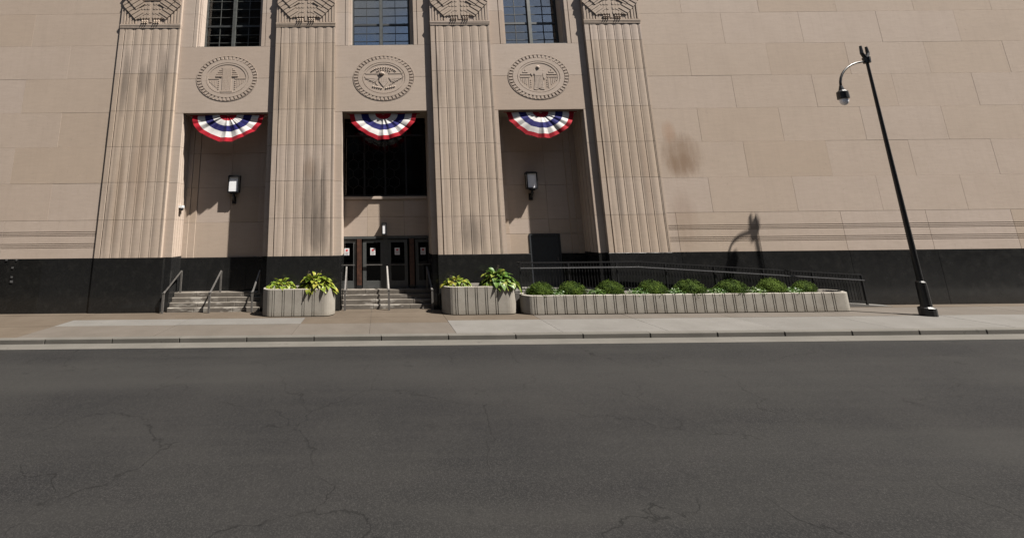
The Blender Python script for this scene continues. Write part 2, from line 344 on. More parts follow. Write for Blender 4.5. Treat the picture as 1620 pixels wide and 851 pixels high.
ashlar(11.585, 44, OY, lambda r_: Rj(r_ + 1), [2.08, 3.64, 5.06, 6.56, 8.02, 9.48, 10.94, 12.42, 13.9, TOP][1:])
for js in ([-34, -29.2, -25.7, -22.2, -18.7, -15.19, -11.385], [11.585, 11.98, 15.2, 18.65, 22.1, 25.55, 29, 32.5, 36, 40, 44]):
    for a, b in zip(js, js[1:]): reed(a, b)
# granite base of the outer walls
for js, y in (([-34, -29.5, -25.5, -21.4, -17.4, -13.42, -11.385], .048), ([11.60, 12.0, 15.2, 18.7, 22.2, 25.7, 29.2, 33, 38, 44], .052)):
    for a, b in zip(js, js[1:]): one('block', a + .004, b - .004, y, .6, 0, 2.08, c=.004).build('granite_slab', 'granite', bl)
sc = MB()
for x, z, s_ in ((-14.62, 1.72, .05), (-14.60, 1.36, .05), (-14.60, 1.18, .07), (-14.9, 2.02, .05), (-14.5, 2.02, .04)): sc.box(x, x + s_ * 1.6, .026, .03, z, z + s_ * 1.3)
sc.build('adhesive_residue', 'scuff', bl)

# ---- pilasters
PIL = [(-11.37, -8.72), (-4.48, -1.88), (2.31, 4.92), (9.10, 11.58)]
def flute_outline(x0, x1, y0=0.0, yb=.5):
    P = [(x0, yb), (x0, y0)]; a = x0 + .26; e = x1 - .07; n = 6; wd = (e - a) / n
    P += [(a - .07, y0), (a - .065, y0 + .045), (a - .025, y0 + .045), (a - .02, y0)]
    for k in range(n):
        s0 = a + k * wd; s1 = s0 + wd - .055
        P += [(s0 + .0, y0 + .013)] if k else []
        for q in range(1, 5):
            u = q / 5; P.append((s0 + (s1 - s0) * u, y0 + .013 * (2 * u - 1) ** 2))
        P += [(s1, y0 + .013), (s1 + .003, y0 + .03), (s1 + .019, y0 + .03), (s1 + .022, y0 + .008), (s1 + .045, y0 + .008)]
    P += [(e + .01, y0), (x1, y0), (x1, yb)]
    return P
PZ = [2.08, 3.58, 5.1, 6.6, 8.13 + .02, 9.82, 11.15, 11.93]
def eagle(px0, px1):
    """feathered lower body, wing tips and talons carved on a pilaster head"""
    cx = (px0 + px1) / 2; b = MB(); z0 = 12.13
    for s in (-1, 1):
        for r_ in range(10):                               # leg feathers, overlapping rows
            zz = 12.38 + r_ * .11
            for q in range(4):
                x = cx + s * (.13 + q * .13 ); wv = .06; dd = .034 - .008 * (r_ % 2)
                b.prism([(x - wv, zz + .12), (x - wv, zz + .03), (x - wv * .5, zz - .01), (x + wv * .5, zz - .01), (x + wv, zz + .03), (x + wv, zz + .12)], -dd + .003 * q, .03, 'Y')
        for q in range(3):                               # talons
            x = cx + s * (.16 + q * .10)
            b.ball((x, -.02, z0 + .12), (.04, .05, .07), 6, 4); b.ball((x, -.03, z0 + .04), (.028, .05, .04), 6, 3)
        for layer in range(2):                            # wings: bands of overlapping feathers running down to the legs
            for q in range(11):
                tx = .50 + q * .070 + layer * .02; tz = 12.44 + q * .078 + layer * .50
                if tx > 1.22: continue
                w1_ = .19; d = .030 + .012 * (q % 2) + .018 * layer
                e1 = (tx - w1_, tz + w1_ * .9); e2 = (tx + w1_, tz - w1_ * .45); g = .032
                pts = [(e1[0] - g, e1[1] - g), (e2[0] - g, e2[1] - g * 1.1), (e2[0] + g, e2[1] + g * 1.1), (e1[0] + g, e1[1] + g)]
                b.prism([(cx + s * min(1.27, px_), pz_) for px_, pz_ in pts], -d, .02, 'Y')
        for q in range(5): b.box(*sorted((cx + s * (.62 + q * .13), cx + s * (.69 + q * .13))), -.012, .02, 12.14, 12.38 + q * .12)
    for r_ in range(14):                                  # tail and belly bars
        zz = 13.25 + r_ * .13; b.box(cx - .55, cx + .55, -.045 + .010 * (r_ % 2), .02, zz, zz + .105)
    b.prism([(cx - .05, 12.2), (cx + .05, 12.2), (cx + .10, 13.2), (cx - .10, 13.2)], -.02, .02, 'Y')
    return b
PLAB = ['far left fluted pilaster with drip stains', 'fluted pilaster with a broad grey stain left of the centre entrance', 'fluted pilaster right of the centre entrance', 'far right fluted pilaster']
GR = [(-11.37, -8.60), (-4.50, -1.60), (2.29, 5.12), (9.08, 11.592)]
for i, (x0, x1) in enumerate(PIL):
    p = node('pilaster', bl, PLAB[i])
    for a, b_ in zip(PZ, PZ[1:]):
        one('prism', flute_outline(x0 + .003, x1 - .003), a + .006, b_ - .005).build('fluted_block', 'pil', p)
    one('prism', flute_outline(x0 + .02, x1 - .02, .03), 2.0, TOP - .05).build('pilaster_core', 'joint', p)
    lb = MB()
    for q, (za, zb, pr) in enumerate(((11.935, 11.985, .012), (11.995, 12.045, .02), (12.055, 12.12, .028))): lb.box(x0 - pr * .6, x1 + pr * .6, -pr, .4, za, zb)
    lb.build('ledge', 'pil', p)
    one('prism', flute_outline(x0, x1), 12.125, TOP).build('fluted_block', 'pil', p)
    eagle(x0, x1).build('eagle_relief', 'pil', p)
    g0, g1 = GR[i]
    b = MB(); b.block(g0, g1, -.003, .5, 0, 2.078, c=.006); b.build('granite_slab', 'granite', p)

# ---- the three bays
BY = .13
BAY = [dict(o0=-8.36, o1=-4.72, p0=-8.72, p1=-4.48, yb=.93, w0=-7.90, w1=-5.28), dict(o0=-1.56, o1=2.08, p0=-1.88, p1=2.31, yb=1.10, w0=-1.17, w1=1.46), dict(o0=5.10, o1=8.75, p0=4.92, p1=9.10, yb=1.20, w0=5.68, w1=8.24)]
OH = 8.06
def reveal_outline(o, s, y0, y1, groove=True):
    """jamb seen in plan: opening edge o, solid lies towards s (-1 left, +1 right), reeded down its depth"""
    P = [(o + s * .5, y0), (o, y0)]
    n = 4; wd = (y1 - y0 - .1) / n
    for k in range(n):
        a = y0 + .1 + k * wd
        P += [(o, a - .02), (o + s * .035, a - .015), (o + s * .035, a + .02), (o, a + .025)]
    P += [(o, y1), (o + s * .5, y1)]
    return P
JZ = [2.08, 3.58, 5.08, 6.6, OH]
for bi, B in enumerate(BAY):
    o0, o1, p0, p1, yb = (B[k] for k in ('o0', 'o1', 'p0', 'p1', 'yb'))
    for a, b_ in zip(JZ, JZ[1:]):
        for o, s in ((o0, -1), (o1, 1)):
            P = reveal_outline(o, s, BY, yb + .02); lim = (p0 - .02) if s < 0 else (p1 + .02)
            one('prism', P, a + .005, b_ - .005).build('jamb_block', 'panel', bl)
    for o, s in ((o0, -1), (o1, 1)):
        one('prism', [(o + s * .02, BY + .03), (o + s * .48, BY + .03), (o + s * .48, yb + .3), (o + s * .02, yb + .3)], 2.0, OH + .1).build('jamb_core', 'joint', bl)
        one('prism', [(o - s * .012, BY - .012), (o + s * .5, BY - .012), (o + s * .5, yb), (o - s * .012, yb)], 0, 2.079).build('granite_slab', 'granite', bl)
    # wall over the opening
    for r_, (a, b_) in enumerate(((OH, 9.6), (9.6, 11.08))):
        one('block', p0 + .004, p1 - .004, BY, .5, a + .005, b_ - .004, c=.005).build('stone_block', 'panel', bl)
    one('box', p0, p1, .3, .9, OH + .03, 11.05).build('wall_core', 'joint', bl)
    one('box', o0 - .5, o1 + .5, .505, yb + .8, OH + .005, OH + .3).build('soffit', 'soffit', bl)
    w0, w1 = B['w0'], B['w1']
    for a, b_ in ((11.08, 12.67), (12.67, 14.2), (14.2, TOP)):
        # reveal blocks of the window with two reeds
        PL = [(p0 + .004, .85), (p0 + .004, BY), (w0 - .30, BY), (w0 - .295, BY + .03), (w0 - .27, BY + .03), (w0 - .265, BY), (w0 - .12, BY), (w0 - .115, BY + .06), (w0 - .04, BY + .06), (w0 - .035, BY + .1), (w0, BY + .1), (w0, .85)]
        PR = [(p1 - .004, .85), (p1 - .004, BY), (w1 + .30, BY), (w1 + .295, BY + .03), (w1 + .27, BY + .03), (w1 + .265, BY), (w1 + .12, BY), (w1 + .115, BY + .06), (w1 + .04, BY + .06), (w1 + .035, BY + .1), (w1, BY + .1), (w1, .85)]
        one('prism', PL, a + .004, b_ - .004).build('stone_block', 'panel', bl); one('prism', PR, a + .004, b_ - .004).build('stone_block', 'panel', bl)
    # window
    W = node('window', bl, ['window with a half raised blind and lit ceiling lamps behind it', 'window with a lowered pale blind', 'window reflecting blue sky and cloud'][bi])
    fr = MB(); gy = .66; mid = (w0 + w1) / 2; zt = 12.34
    fr.box(w0, w0 + .07, gy - .05, gy + .06, 11.08, TOP); fr.box(w1 - .07, w1, gy - .05, gy + .06, 11.08, TOP); fr.box(w0 + .07, w1 - .07, gy - .06, gy + .06, 11.08, 11.15)
    fr.build('window_frame', ('frame', 'bar', 'bar')[bi], W)
    one('box', mid - .07, mid + .07, gy - .09, gy + .06, 11.15, TOP).build('mullion', 'frame', W)
    one('box', w0 - .1, w1 + .1, BY + .02, gy, 11.078, 11.105).build('sill', 'frame', W)
    for (a, b_) in ((w0 + .07, mid - .07), (mid + .07, w1 - .07)):
        one('box', a, b_, gy - .03, gy + .05, zt - .045, zt + .045).build('meeting_rail', 'bar', W)
        for (z0, z1, nr) in ((11.15, zt - .045, 3), (zt + .045, 14.0, 4)):
            for ii in range(2):
                for jj in range(nr):
                    xa = a + (b_ - a) * ii / 2; xb = a + (b_ - a) * (ii + 1) / 2; za = z0 + (z1 - z0) * jj / nr; zb = z0 + (z1 - z0) * (jj + 1) / nr
                    one('box', xa + .012, xb - .012, gy + .01, gy + .016, za + .01, zb - .01).build('pane', ('glass', 'glassb', 'glassc')[bi], W)
                    if jj: one('box', xa + .012, xb - .012, gy - .012, gy + .03, za - .011, za + .011).build('glazing_bar', ('frame', 'bar', 'bar')[bi], W)
            one('box', (a + b_) / 2 - .012, (a + b_) / 2 + .012, gy - .014, gy + .03, z0, z1).build('glazing_bar', ('frame', 'bar', 'bar')[bi], W)
    one('box', w0, w1, gy + .9, gy + .95, 11.0, TOP).build('room_back', 'dark', W)
    bb = MB()
    zlow = [12.2, 11.2, 12.55][bi]
    z = zlow
    while z < 14.2:
        bb.add([(w0 + .1, gy + .14, z), (w1 - .1, gy + .14, z), (w1 - .1, gy + .155, z + .06), (w0 + .1, gy + .155, z + .06)], [(0, 1, 2, 3)]); z += .05
    bb.build('blind', ('blindd', 'blind', 'blindd')[bi], W, stuff=True, fix=False)
    if bi == 0:
        cl = MB()
        for k in range(5):
            if k != 3: cl.box(w0 + .15 + k * .42, w0 + .48 + k * .42, gy + .5, gy + .6, 12.02, 12.12)
        cl.build('ceiling_lamp', 'white', W)
    # back wall of the recess
    if bi != 1:
        BZ = [2.0, 3.45, 4.95, 6.45, OH + .01]; m_ = (o0 + o1) / 2
        for a, b_ in zip(BZ, BZ[1:]):
            segs = [(o0, o0 + .22, -.07), (o0 + .22, o0 + .50, -.035), (o0 + .5, m_ + (.1 if bi == 0 else .4), 0), (m_ + (.1 if bi == 0 else .4), o1 - .5, 0), (o1 - .5, o1 - .22, -.035), (o1 - .22, o1, -.07)]
            for x0, x1, dy in segs:
                if bi == 2 and a < 2.5:      # door cuts through the lowest course
                    for xa, xb in ((x0, min(x1, 6.42)), (max(x0, 7.76), x1)):
                        if xb - xa > .02: one('block', xa + .003, xb - .003, yb + dy, yb + .3, a + .005, min(b_, 2.83) - .004, c=.004).build('stone_block', 'wall', bl)
                    xa, xb = max(x0, x0), x1
                    one('block', xa + .003, xb - .003, yb + dy, yb + .3, 2.84, b_ - .004, c=.004).build('stone_block', 'wall', bl)
                else:
                    one('block', x0 + .003, x1 - .003, yb + dy, yb + .3, a + .004, b_ - .004, c=.004).build('stone_block', 'wall', bl)
        one('box', o0 - .4, o1 + .4, yb + .31, yb + .7, 0, OH + .2).build('wall_core', 'joint', bl)
        for xa, xb in (((o0, -7.2), (-7.2, -5.6), (-5.6, o1)) if bi == 0 else ((o0, 6.42), (7.76, o1))):
            one('block', xa + .003, xb - .003, yb - .085, yb + .3, .4, 2.0, c=.004).build('granite_slab', 'granite', bl)
# side door of the right recess
sd = node('service_door', bl, 'dark slate flush door')
one('box', 6.49, 7.69, 1.20, 1.25, .66, 2.76).build('door_leaf', 'slate', sd)
b = MB(); b.box(6.425, 6.485, 1.17, 1.37, .66, 2.83); b.box(7.695, 7.755, 1.17, 1.37, .66, 2.83); b.box(6.486, 7.694, 1.17, 1.37, 2.765, 2.83); b.build('door_frame', 'slate', sd)
one('bar', (7.58, 1.17, 1.7), (7.58, 1.17, 1.85), .03, .03).build('handle', 'steel', sd)

# centre entrance: doors, stone head wall, tall glazed screen
yb = 1.10
for a, b_ in ((2.80, 3.62), (3.62, 4.38)):
    for x0, x1 in ((-1.56, -.55), (-.55, 1.05), (1.05, 2.08)):
        one('block', x0 + .003, x1 - .003, yb, yb + .3, a + .004, b_ - .004, c=.004).build('stone_block', 'wall', bl)
one('block', -1.56, 2.08, yb - .06, yb + .3, 4.38, 4.50, c=.01).build('stone_band', 'panel', bl)
one('box', -1.56, 2.08, yb + .8, yb + .85, .6, OH + .2).build('lobby_back', 'dark', bl)
one('box', -1.56, 2.08, yb - .04, yb + .2, 2.70, 2.795).build('door_head', 'doorgrey', bl)
def door(x0, x1, sl, sr, notice=None, label=None):
    d = node('entrance_door', bl, label); z0, z1 = .67, 2.66; y = yb
    b = MB(); b.box(x0, x0 + sl, y, y + .05, z0, z1); b.box(x1 - sr, x1, y, y + .05, z0, z1); b.box(x0 + sl, x1 - sr, y, y + .05, z1 - .12, z1); b.box(x0 + sl, x1 - sr, y, y + .05, z0, z0 + .30)
    b.build('door_frame', 'doorgrey', d)
    one('box', x0 + sl, x1 - sr, y + .02, y + .028, z0 + .30, z1 - .12).build('pane', 'glassdark', d)
    one('bar', (x0 + sl * .4, y - .045, 1.62), (x1 - sr * .4, y - .045, 1.62), .035, .035).build('push_bar', 'steel', d)
    if notice:
        nx, dark = notice
        one('box', nx, nx + .21, y + .012, y + .016, 2.02, 2.31).build('notice', 'paper', d)
        q = MB(); q.prism([(nx + .105 + .055 * math.cos(a * .6283), 2.225 + .045 * math.sin(a * .6283)) for a in range(10)], y + .008, y + .0115, 'Y'); q.build('stop_mark', 'redink', d)
        q = MB(); q.box(nx + .03, nx + .18, y + .009, y + .0115, 2.13, 2.15); q.box(nx + .05, nx + .16, y + .009, y + .0115, 2.085, 2.10); q.box(nx + .04, nx + .17, y + .009, y + .0115, 2.05, 2.06); q.build('print', 'greyink', d)
door(-1.62, -1.02, .04, .13, (-1.53, 0), 'door leaf half hidden behind the left pilaster')
door(-.74, .13, .15, .12, (-.42, 0), 'sunlit door leaf')
door(.34, 1.16, .12, .13, (.62, 0), 'shaded door leaf with a notice')
door(1.50, 2.10, .13, .04, (1.72, 0), 'shaded door leaf at the far right')
for x0, x1, l_ in ((-.985, -.79, None), (1.24, 1.44, None)):
    one('box', x0, x1, yb - .06, yb + .1, .66, 2.69).build('wood_post', 'wood', bl)
    one('box', x0 - .012, x1 + .012, yb - .075, yb + .1, .66, .80).build('post_plinth', 'black', bl)
b = MB(); b.box(.135, .335, yb - .01, yb + .1, .66, 2.69); b.build('door_mullion', 'doorgrey', bl)
gs = node('glass_screen', bl, 'tall dark glazed screen with a hexagonal metal lattice')
one('box', -1.56, 2.08, yb + .14, yb + .15, 4.50, OH).build('pane', 'glassdark', gs)
b = MB()
for x in (-.66, .26, 1.18): b.box(x - .035, x + .035, yb + .04, yb + .2, 4.5, OH)
b.box(-1.56, 2.08, yb + .06, yb + .2, 7.2, 7.28); b.box(-1.56, 2.08, yb + .05, yb + .22, 4.5, 4.58)
b.build('screen_frame', 'black', gs)
b = MB(); hw = .455; hh = .26
for r_ in range(9):
    for q in range(-1, 5):
        cx = -1.56 + q * 2 * hw * .5 + (hw * .5 if r_ % 2 else 0) + .2; cz = 4.75 + r_ * hh * 1.5
        pts = [(cx + hw * .5 * math.sin(k * math.pi / 3), cz + hh * math.cos(k * math.pi / 3)) for k in range(4)]
        for u, v_ in zip(pts, pts[1:]):
            if all(-1.55 < p[0] < 2.07 and 4.5 < p[1] < OH for p in (u, v_)): b.bar((u[0], yb + .10, u[1]), (v_[0], yb + .10, v_[1]), .02, .02)
b.build('lattice', 'black', gs, stuff=True)

# ---- medallions
def med_ring(cx, cz, rx=1.33, rz=1.03):
    b = MB(); n = 44
    def E(k, a): return (cx + rx * k * math.cos(a), cz + rz * k * math.sin(a))
    def band(k0, k1, y, a0=0, a1=2 * math.pi, m=64):
        for i in range(m):
            p, q = a0 + (a1 - a0) * i / m, a0 + (a1 - a0) * (i + 1) / m
            b.prism([E(k0, p), E(k1, p), E(k1, q), E(k0, q)], y, BY + .01, 'Y')
    band(.985, 1.0, BY - .012); band(.70, .84, BY - .014); band(.62, .68, BY - .010)
    for i in range(n):
        a = 2 * math.pi * i / n; g = .030
        b.prism([E(.855, a + g), E(.97, a + g), E(.97, a + 2 * math.pi / n - g), E(.855, a + 2 * math.pi / n - g)], BY - .018, BY + .01, 'Y')
    return b, E
def relief(kind, cx, cz):
    b = MB(); X = lambda x: cx + x; Z = lambda z: cz + z; y1 = BY + .01
    def rect(x0, x1, z0, z1, d): b.prism([(X(x0), Z(z0)), (X(x1), Z(z0)), (X(x1), Z(z1)), (X(x0), Z(z1))], BY - d * .2, y1, 'Y')
    def poly(p, d): b.prism([(X(x), Z(z)) for x, z in p], BY - d * .2, y1, 'Y')
    if kind == 'pillar':
        for k in range(7): rect(-.20 + k * .057, -.15 + k * .057, -.56, .50, .06)
        rect(-.26, .26, -.62, -.55, .09); rect(-.24, .24, .44, .52, .05)
        for s in (-1, 1):
            poly([(s * .22, .08), (s * .48, .08), (s * .48, .15), (s * .22, .15)], .10)
            for k in range(3): poly([(s * .22, .18 + k * .09), (s * (.46 - .06 * k), .18 + k * .09), (s * (.46 - .06 * k), .23 + k * .09), (s * .22, .23 + k * .09)], .045)
            for k in range(5): poly([(s * (.42 + k * .07), -.08), (s * (.46 + k * .07), -.08), (s * (.46 + k * .07), -.40 + .06 * k), (s * (.42 + k * .07), -.44 + .06 * k)], .035)
            poly([(s * .34, -.03), (s * .80, -.03), (s * .80, .015), (s * .34, .015)], .05)
            for k in range(5): poly([(s * .33, -.14 - k * .09), (s * .38, -.14 - k * .09), (s * .38, -.10 - k * .09), (s * .33, -.10 - k * .09)], .05)
    elif kind == 'eagle':
        poly([(-.20, .06), (.20, .06), (.20, -.16), (0, -.42), (-.20, -.16)], .075)
        for k in range(5): poly([(-.17 + k * .075, -.02), (-.14 + k * .075, -.02), (-.14 + k * .075, -.20), (-.17 + k * .075, -.18)], .09)
        b.ball((X(-.08), BY - .0, Z(.20)), (.13, .08, .08), 8, 5); poly([(-.20, .20), (-.27, .14), (-.17, .15)], .08)
        for s in (-1, 1):
            for k in range(9):
                a0 = -.10 - k * .045; x0 = .20 + k * .02; x1 = .84 - k * .075
                poly([(s * x0, .12 + a0 * .6), (s * x1, .16 + a0), (s * (x1 + .02), .11 + a0), (s * x0, .06 + a0 * .6)], .05 + .022 * (k % 2))
            poly([(s * .22, .185), (s * .84, .185), (s * .84, .215), (s * .20, .225)], .05)
            for k in range(5): b.ball((X(s * (.10 + k * .09)), BY, Z(-.47 + .02 * k)), (.045, .03, .04), 6, 4)
        for k in range(13):
            a = math.pi * (.12 + .76 * k / 12); b.ball((X(.56 * math.cos(a)), BY - .005, Z(.22 + .26 * math.sin(a))), (.035, .03, .03), 6, 4)
        for k in range(7):
            a = math.pi * (.2 + .6 * k / 6); b.ball((X(.34 * math.cos(a)), BY - .005, Z(.22 + .15 * math.sin(a))), (.03, .03, .025), 6, 4)
    else:
        poly([(-.17, .12), (.16, .12), (.20, -.30), (.22, -.58), (.05, -.56), (0, -.52), (-.12, -.60), (-.24, -.56), (-.18, -.2)], .06)
        poly([(-.18, .34), (.18, .34), (.20, .2), (.15, .06), (-.15, .06), (-.22, .2)], .085)
        b.ball((X(0), BY - .01, Z(.43)), (.085, .05, .085), 8, 6)
        poly([(.20, .30), (.32, .26), (.32, -.02), (.25, -.12), (.19, -.02)], .08); poly([(-.20, .30), (-.34, .16), (-.28, .04), (-.2, .14)], .08)
        for k in range(6): rect(-.15 + k * .058, -.125 + k * .058, -.52, .04, .085)
        for s in (-1, 1):
            poly([(s * .36, -.02), (s * .84, -.02), (s * .84, .025), (s * .36, .025)], .05)
            rect(*sorted((s * .40, s * .44)), -.52, -.04, .04)
            for k in range(4): poly([(s * .33, -.16 - k * .10), (s * .37, -.16 - k * .10), (s * .37, -.12 - k * .10), (s * .33, -.12 - k * .10)], .05)
            for k in range(4): rect(*sorted((s * (.52 + k * .075), s * (.555 + k * .075))), -.36 + k * .06, -.06, .035)
            for k in range(3): poly([(s * (.36 + .09 * k), .10 + k * .10), (s * .78 - s * k * .1, .10 + k * .10), (s * .78 - s * k * .1, .15 + k * .10), (s * (.36 + .09 * k), .15 + k * .10)], .05)
    return b
for cx, cz, kind, lb_ in ((-6.57, 9.61, 'pillar', 'oval carved medallion with a banded pillar'), (.23, 9.56, 'eagle', 'oval carved medallion with an eagle and shield'), (6.95, 9.54, 'figure', 'oval carved medallion with a robed standing figure')):
    m_ = node('medallion', bl, lb_); rb, E = med_ring(cx, cz); rb.build('notched_ring', 'panel', m_); relief(kind, cx, cz).build('carving', 'panel', m_)

# shell that closes the building behind and above
one('box', -34, 44, 2.2, 2.5, 0, TOP).build('rear_wall', 'joint', bl)
one('box', -34, 44, .1, 2.5, TOP, TOP + .4).build('roof', 'joint', bl)

# ------------------------------------------------------------------ entrance steps
def steps(x0, x1, ys, yback, label, seed):
    rr = random.Random(seed); s = thing('entrance_steps', label, 'steps', ((x0 + x1) / 2, ys[0], 0), 'stone steps up to the entrances')
    for k, y in enumerate(ys):
        z0 = .165 * k; ye = ys[k + 1] + .02 if k < 3 else yback
        st = node('step', s); js = [x0, x0 + (x1 - x0) * rr.uniform(.25, .4), x0 + (x1 - x0) * rr.uniform(.6, .8), x1]
        for a, b_ in zip(js, js[1:]): one('block', a + .004, b_ - .004, y, ye, z0 + .002 if k else -.02, z0 + .163, c=.012).build('stone', 'step', st)
    return s
steps(-8.34, -4.74, [.04, .19, .34, .49], .86, 'worn grey steps rising into the left entrance recess', 3)
steps(-1.54, 2.06, [.28, .43, .58, .73], 1.05, 'worn grey steps below the glass doors of the centre entrance', 5)
one('box', -1.6, 2.12, 1.06, 2.0, 0, .655).build('threshold', 'step', bl)

# ------------------------------------------------------------------ handrails
def handrail(xb, yb_, xt, yt, zt, zland, label):
    h = thing('handrail', label, 'handrail', (xb, yb_, 0), 'steel handrails on the entrance steps')
    one('bar', (xb, yb_, -.005), (xb, yb_, .74), .075, .05).build('post', 'steel', h)
    one('bar', (xt, yt, zland), (xt, yt, zt - .02), .06, .05).build('post', 'steel', h)
    b = MB(); b.bar((xb, yb_ + .01, .745), (xb, yb_ + .11, .80), .07, .03); b.bar((xb, yb_ + .10, .79), (xt, yt, zt), .06, .03); b.build('rail', 'steel', h)
    one('box', xb - .045, xb + .045, yb_ - .035, yb_ + .035, .735, .772).build('cap', 'bright', h)
handrail(-8.42, -.12, -8.12, .55, 1.52, .655, 'steel handrail against the black granite at the left end of the left steps')
handrail(-6.62, -.14, -6.50, .55, 1.50, .655, 'steel handrail up the middle of the left steps')
handrail(-4.98, -.12, -4.92, .55, 1.50, .655, 'steel handrail at the right end of the left steps beside the ribbed planter')
handrail(-1.40, .05, -1.40, .80, 1.58, .655, 'steel handrail at the left end of the centre steps')
handrail(.32, .03, .28, .80, 1.58, .655, 'steel handrail up the middle of the centre steps')
handrail(2.02, .05, 1.92, .80, 1.56, .655, 'steel handrail in shade at the right end of the centre steps')

# ------------------------------------------------------------------ planters
def planter(x0, x1, y0, y1, h, label, pitch=.366, square_right=False):
    p = thing('planter', label, 'planter', ((x0 + x1) / 2, (y0 + y1) / 2, 0), 'ribbed concrete planters along the front')
    r = min(.42, (y1 - y0) / 2 - .001)
    def outline(ins, grooves):
        P = []
        xa, xb = x0 + r, x1 - r
        P.append((xa, y0 + ins))
        if grooves:
            x = xa + .02
            while x < xb - .08:
                for g in (x, x + .075): P += [(g - .016, y0 + ins), (g - .013, y0 + ins + .03), (g + .013, y0 + ins + .03), (g + .016, y0 + ins)]
                x += pitch
        P.append((xb, y0 + ins))
        def arc(cx, cy, a0, a1, n=8):
            for k in range(1, n): a = a0 + (a1 - a0) * k / n; P.append((cx + (r - ins) * math.cos(a), cy + (r - ins) * math.sin(a)))
        arc(xb, y0 + r, -math.pi / 2, 0); P.append((x1 - ins, y0 + r)); P.append((x1 - ins, y1 - r)); arc(xb, y1 - r, 0, math.pi / 2)
        P.append((xb, y1 - ins)); P.append((xa, y1 - ins)); arc(xa, y1 - r, math.pi / 2, math.pi); P.append((x0 + ins, y1 - r)); P.append((x0 + ins, y0 + r)); arc(xa, y0 + r, math.pi, math.pi * 1.5)
        return P
    o = outline(0, True); n = len(o)
    def shr(d):
        cx, cy = (x0 + x1) / 2, (y0 + y1) / 2
        out = []
        for x, y in o:
            nx = x + (d if x < x0 + r else -d if x > x1 - r else 0) * (1 if (x < x0 + r or x > x1 - r) else 0)
            ny = y + (d if y < cy else -d); out.append((nx, ny))
        return out
    rings = [(shr(.03), .0), (shr(.03), .025), (o, .03), (o, h - .015), (shr(.012), h), (shr(.085), h), (shr(.09), h - .15)]
    v = [(x, y, z) for q, z in rings for x, y in q]; f = []
    for k in range(len(rings) - 1):
        for i in range(n): j = (i + 1) % n; f.append((k * n + i, k * n + j, (k + 1) * n + j, (k + 1) * n + i))
    b = MB(); b.add(v, f); b.build('shell', 'planter', p)
    s = MB(); q = shr(.088); s.add([(x, y, h - .07) for x, y in q], [tuple(range(n))]); s.build('soil', 'soil', p, fix=False)
    return p
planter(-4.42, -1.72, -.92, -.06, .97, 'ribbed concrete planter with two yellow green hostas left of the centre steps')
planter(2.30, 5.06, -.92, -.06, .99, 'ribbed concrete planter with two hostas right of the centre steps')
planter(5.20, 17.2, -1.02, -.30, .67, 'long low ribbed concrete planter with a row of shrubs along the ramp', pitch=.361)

# ------------------------------------------------------------------ ramp and its railing
rm = MB(); rm.add([(5.14, -.28, 0), (5.14, 1.19, 0), (10.0, -.28, 0), (10.0, .12, 0), (19.5, -.28, 0), (19.5, .02, 0), (5.14, -.28, .655), (5.14, 1.19, .655), (10.0, -.28, .655), (10.0, 1.19, .655), (19.5, -.28, .012), (19.5, .02, .012)],
    [(6, 8, 9, 7), (8, 10, 11, 9), (0, 2, 8, 6), (2, 4, 10, 8), (0, 6, 7, 1), (4, 5, 11, 10)])
r_o = rm.build('ramp', 'pale'); structure(r_o)
RZ = lambda x: .655 if x < 10 else max(.012, .655 - (x - 10) * .643 / 9.5)
rl = thing('ramp_railing', 'black metal railing with close balusters along the ramp behind the long planter', 'railing', (5.4, -.24, 0))
ry = -.24; px = [5.42 + 1.88 * k for k in range(8)]
for x in px: one('bar', (x, ry, RZ(x)), (x, ry, RZ(x) + 1.10), .05, .05).build('post', 'black', rl)
pts = [5.42, 10.0, px[-1]]
for nm, dz, mat, r_ in (('top_rail', 1.10, 'black', .045), ('bottom_rail', .12, 'black', .035), ('upper_rail', .93, 'black', .03)):
    b = MB()
    for a, c_ in zip(pts, pts[1:]): b.bar((a, ry, RZ(a) + dz), (c_, ry, RZ(c_) + dz), r_, r_)
    b.bar((5.42, ry, RZ(5.42) + dz), (5.42, -.03, RZ(5.42) + dz), r_, r_); b.build(nm, mat, rl)
b = MB()
for a, c_ in zip(pts, pts[1:]): b.tube([(a, ry - .07, RZ(a) + .90), (c_, ry - .07, RZ(c_) + .90)], .019)
b.build('grab_rail', 'railtop', rl)
b = MB(); x = 5.42 + .11
while x < px[-1]:
    b.bar((x, ry, RZ(x) + .12), (x, ry, RZ(x) + 1.09), .016, .016); x += .115
b.build('baluster', 'black', rl, stuff=True)

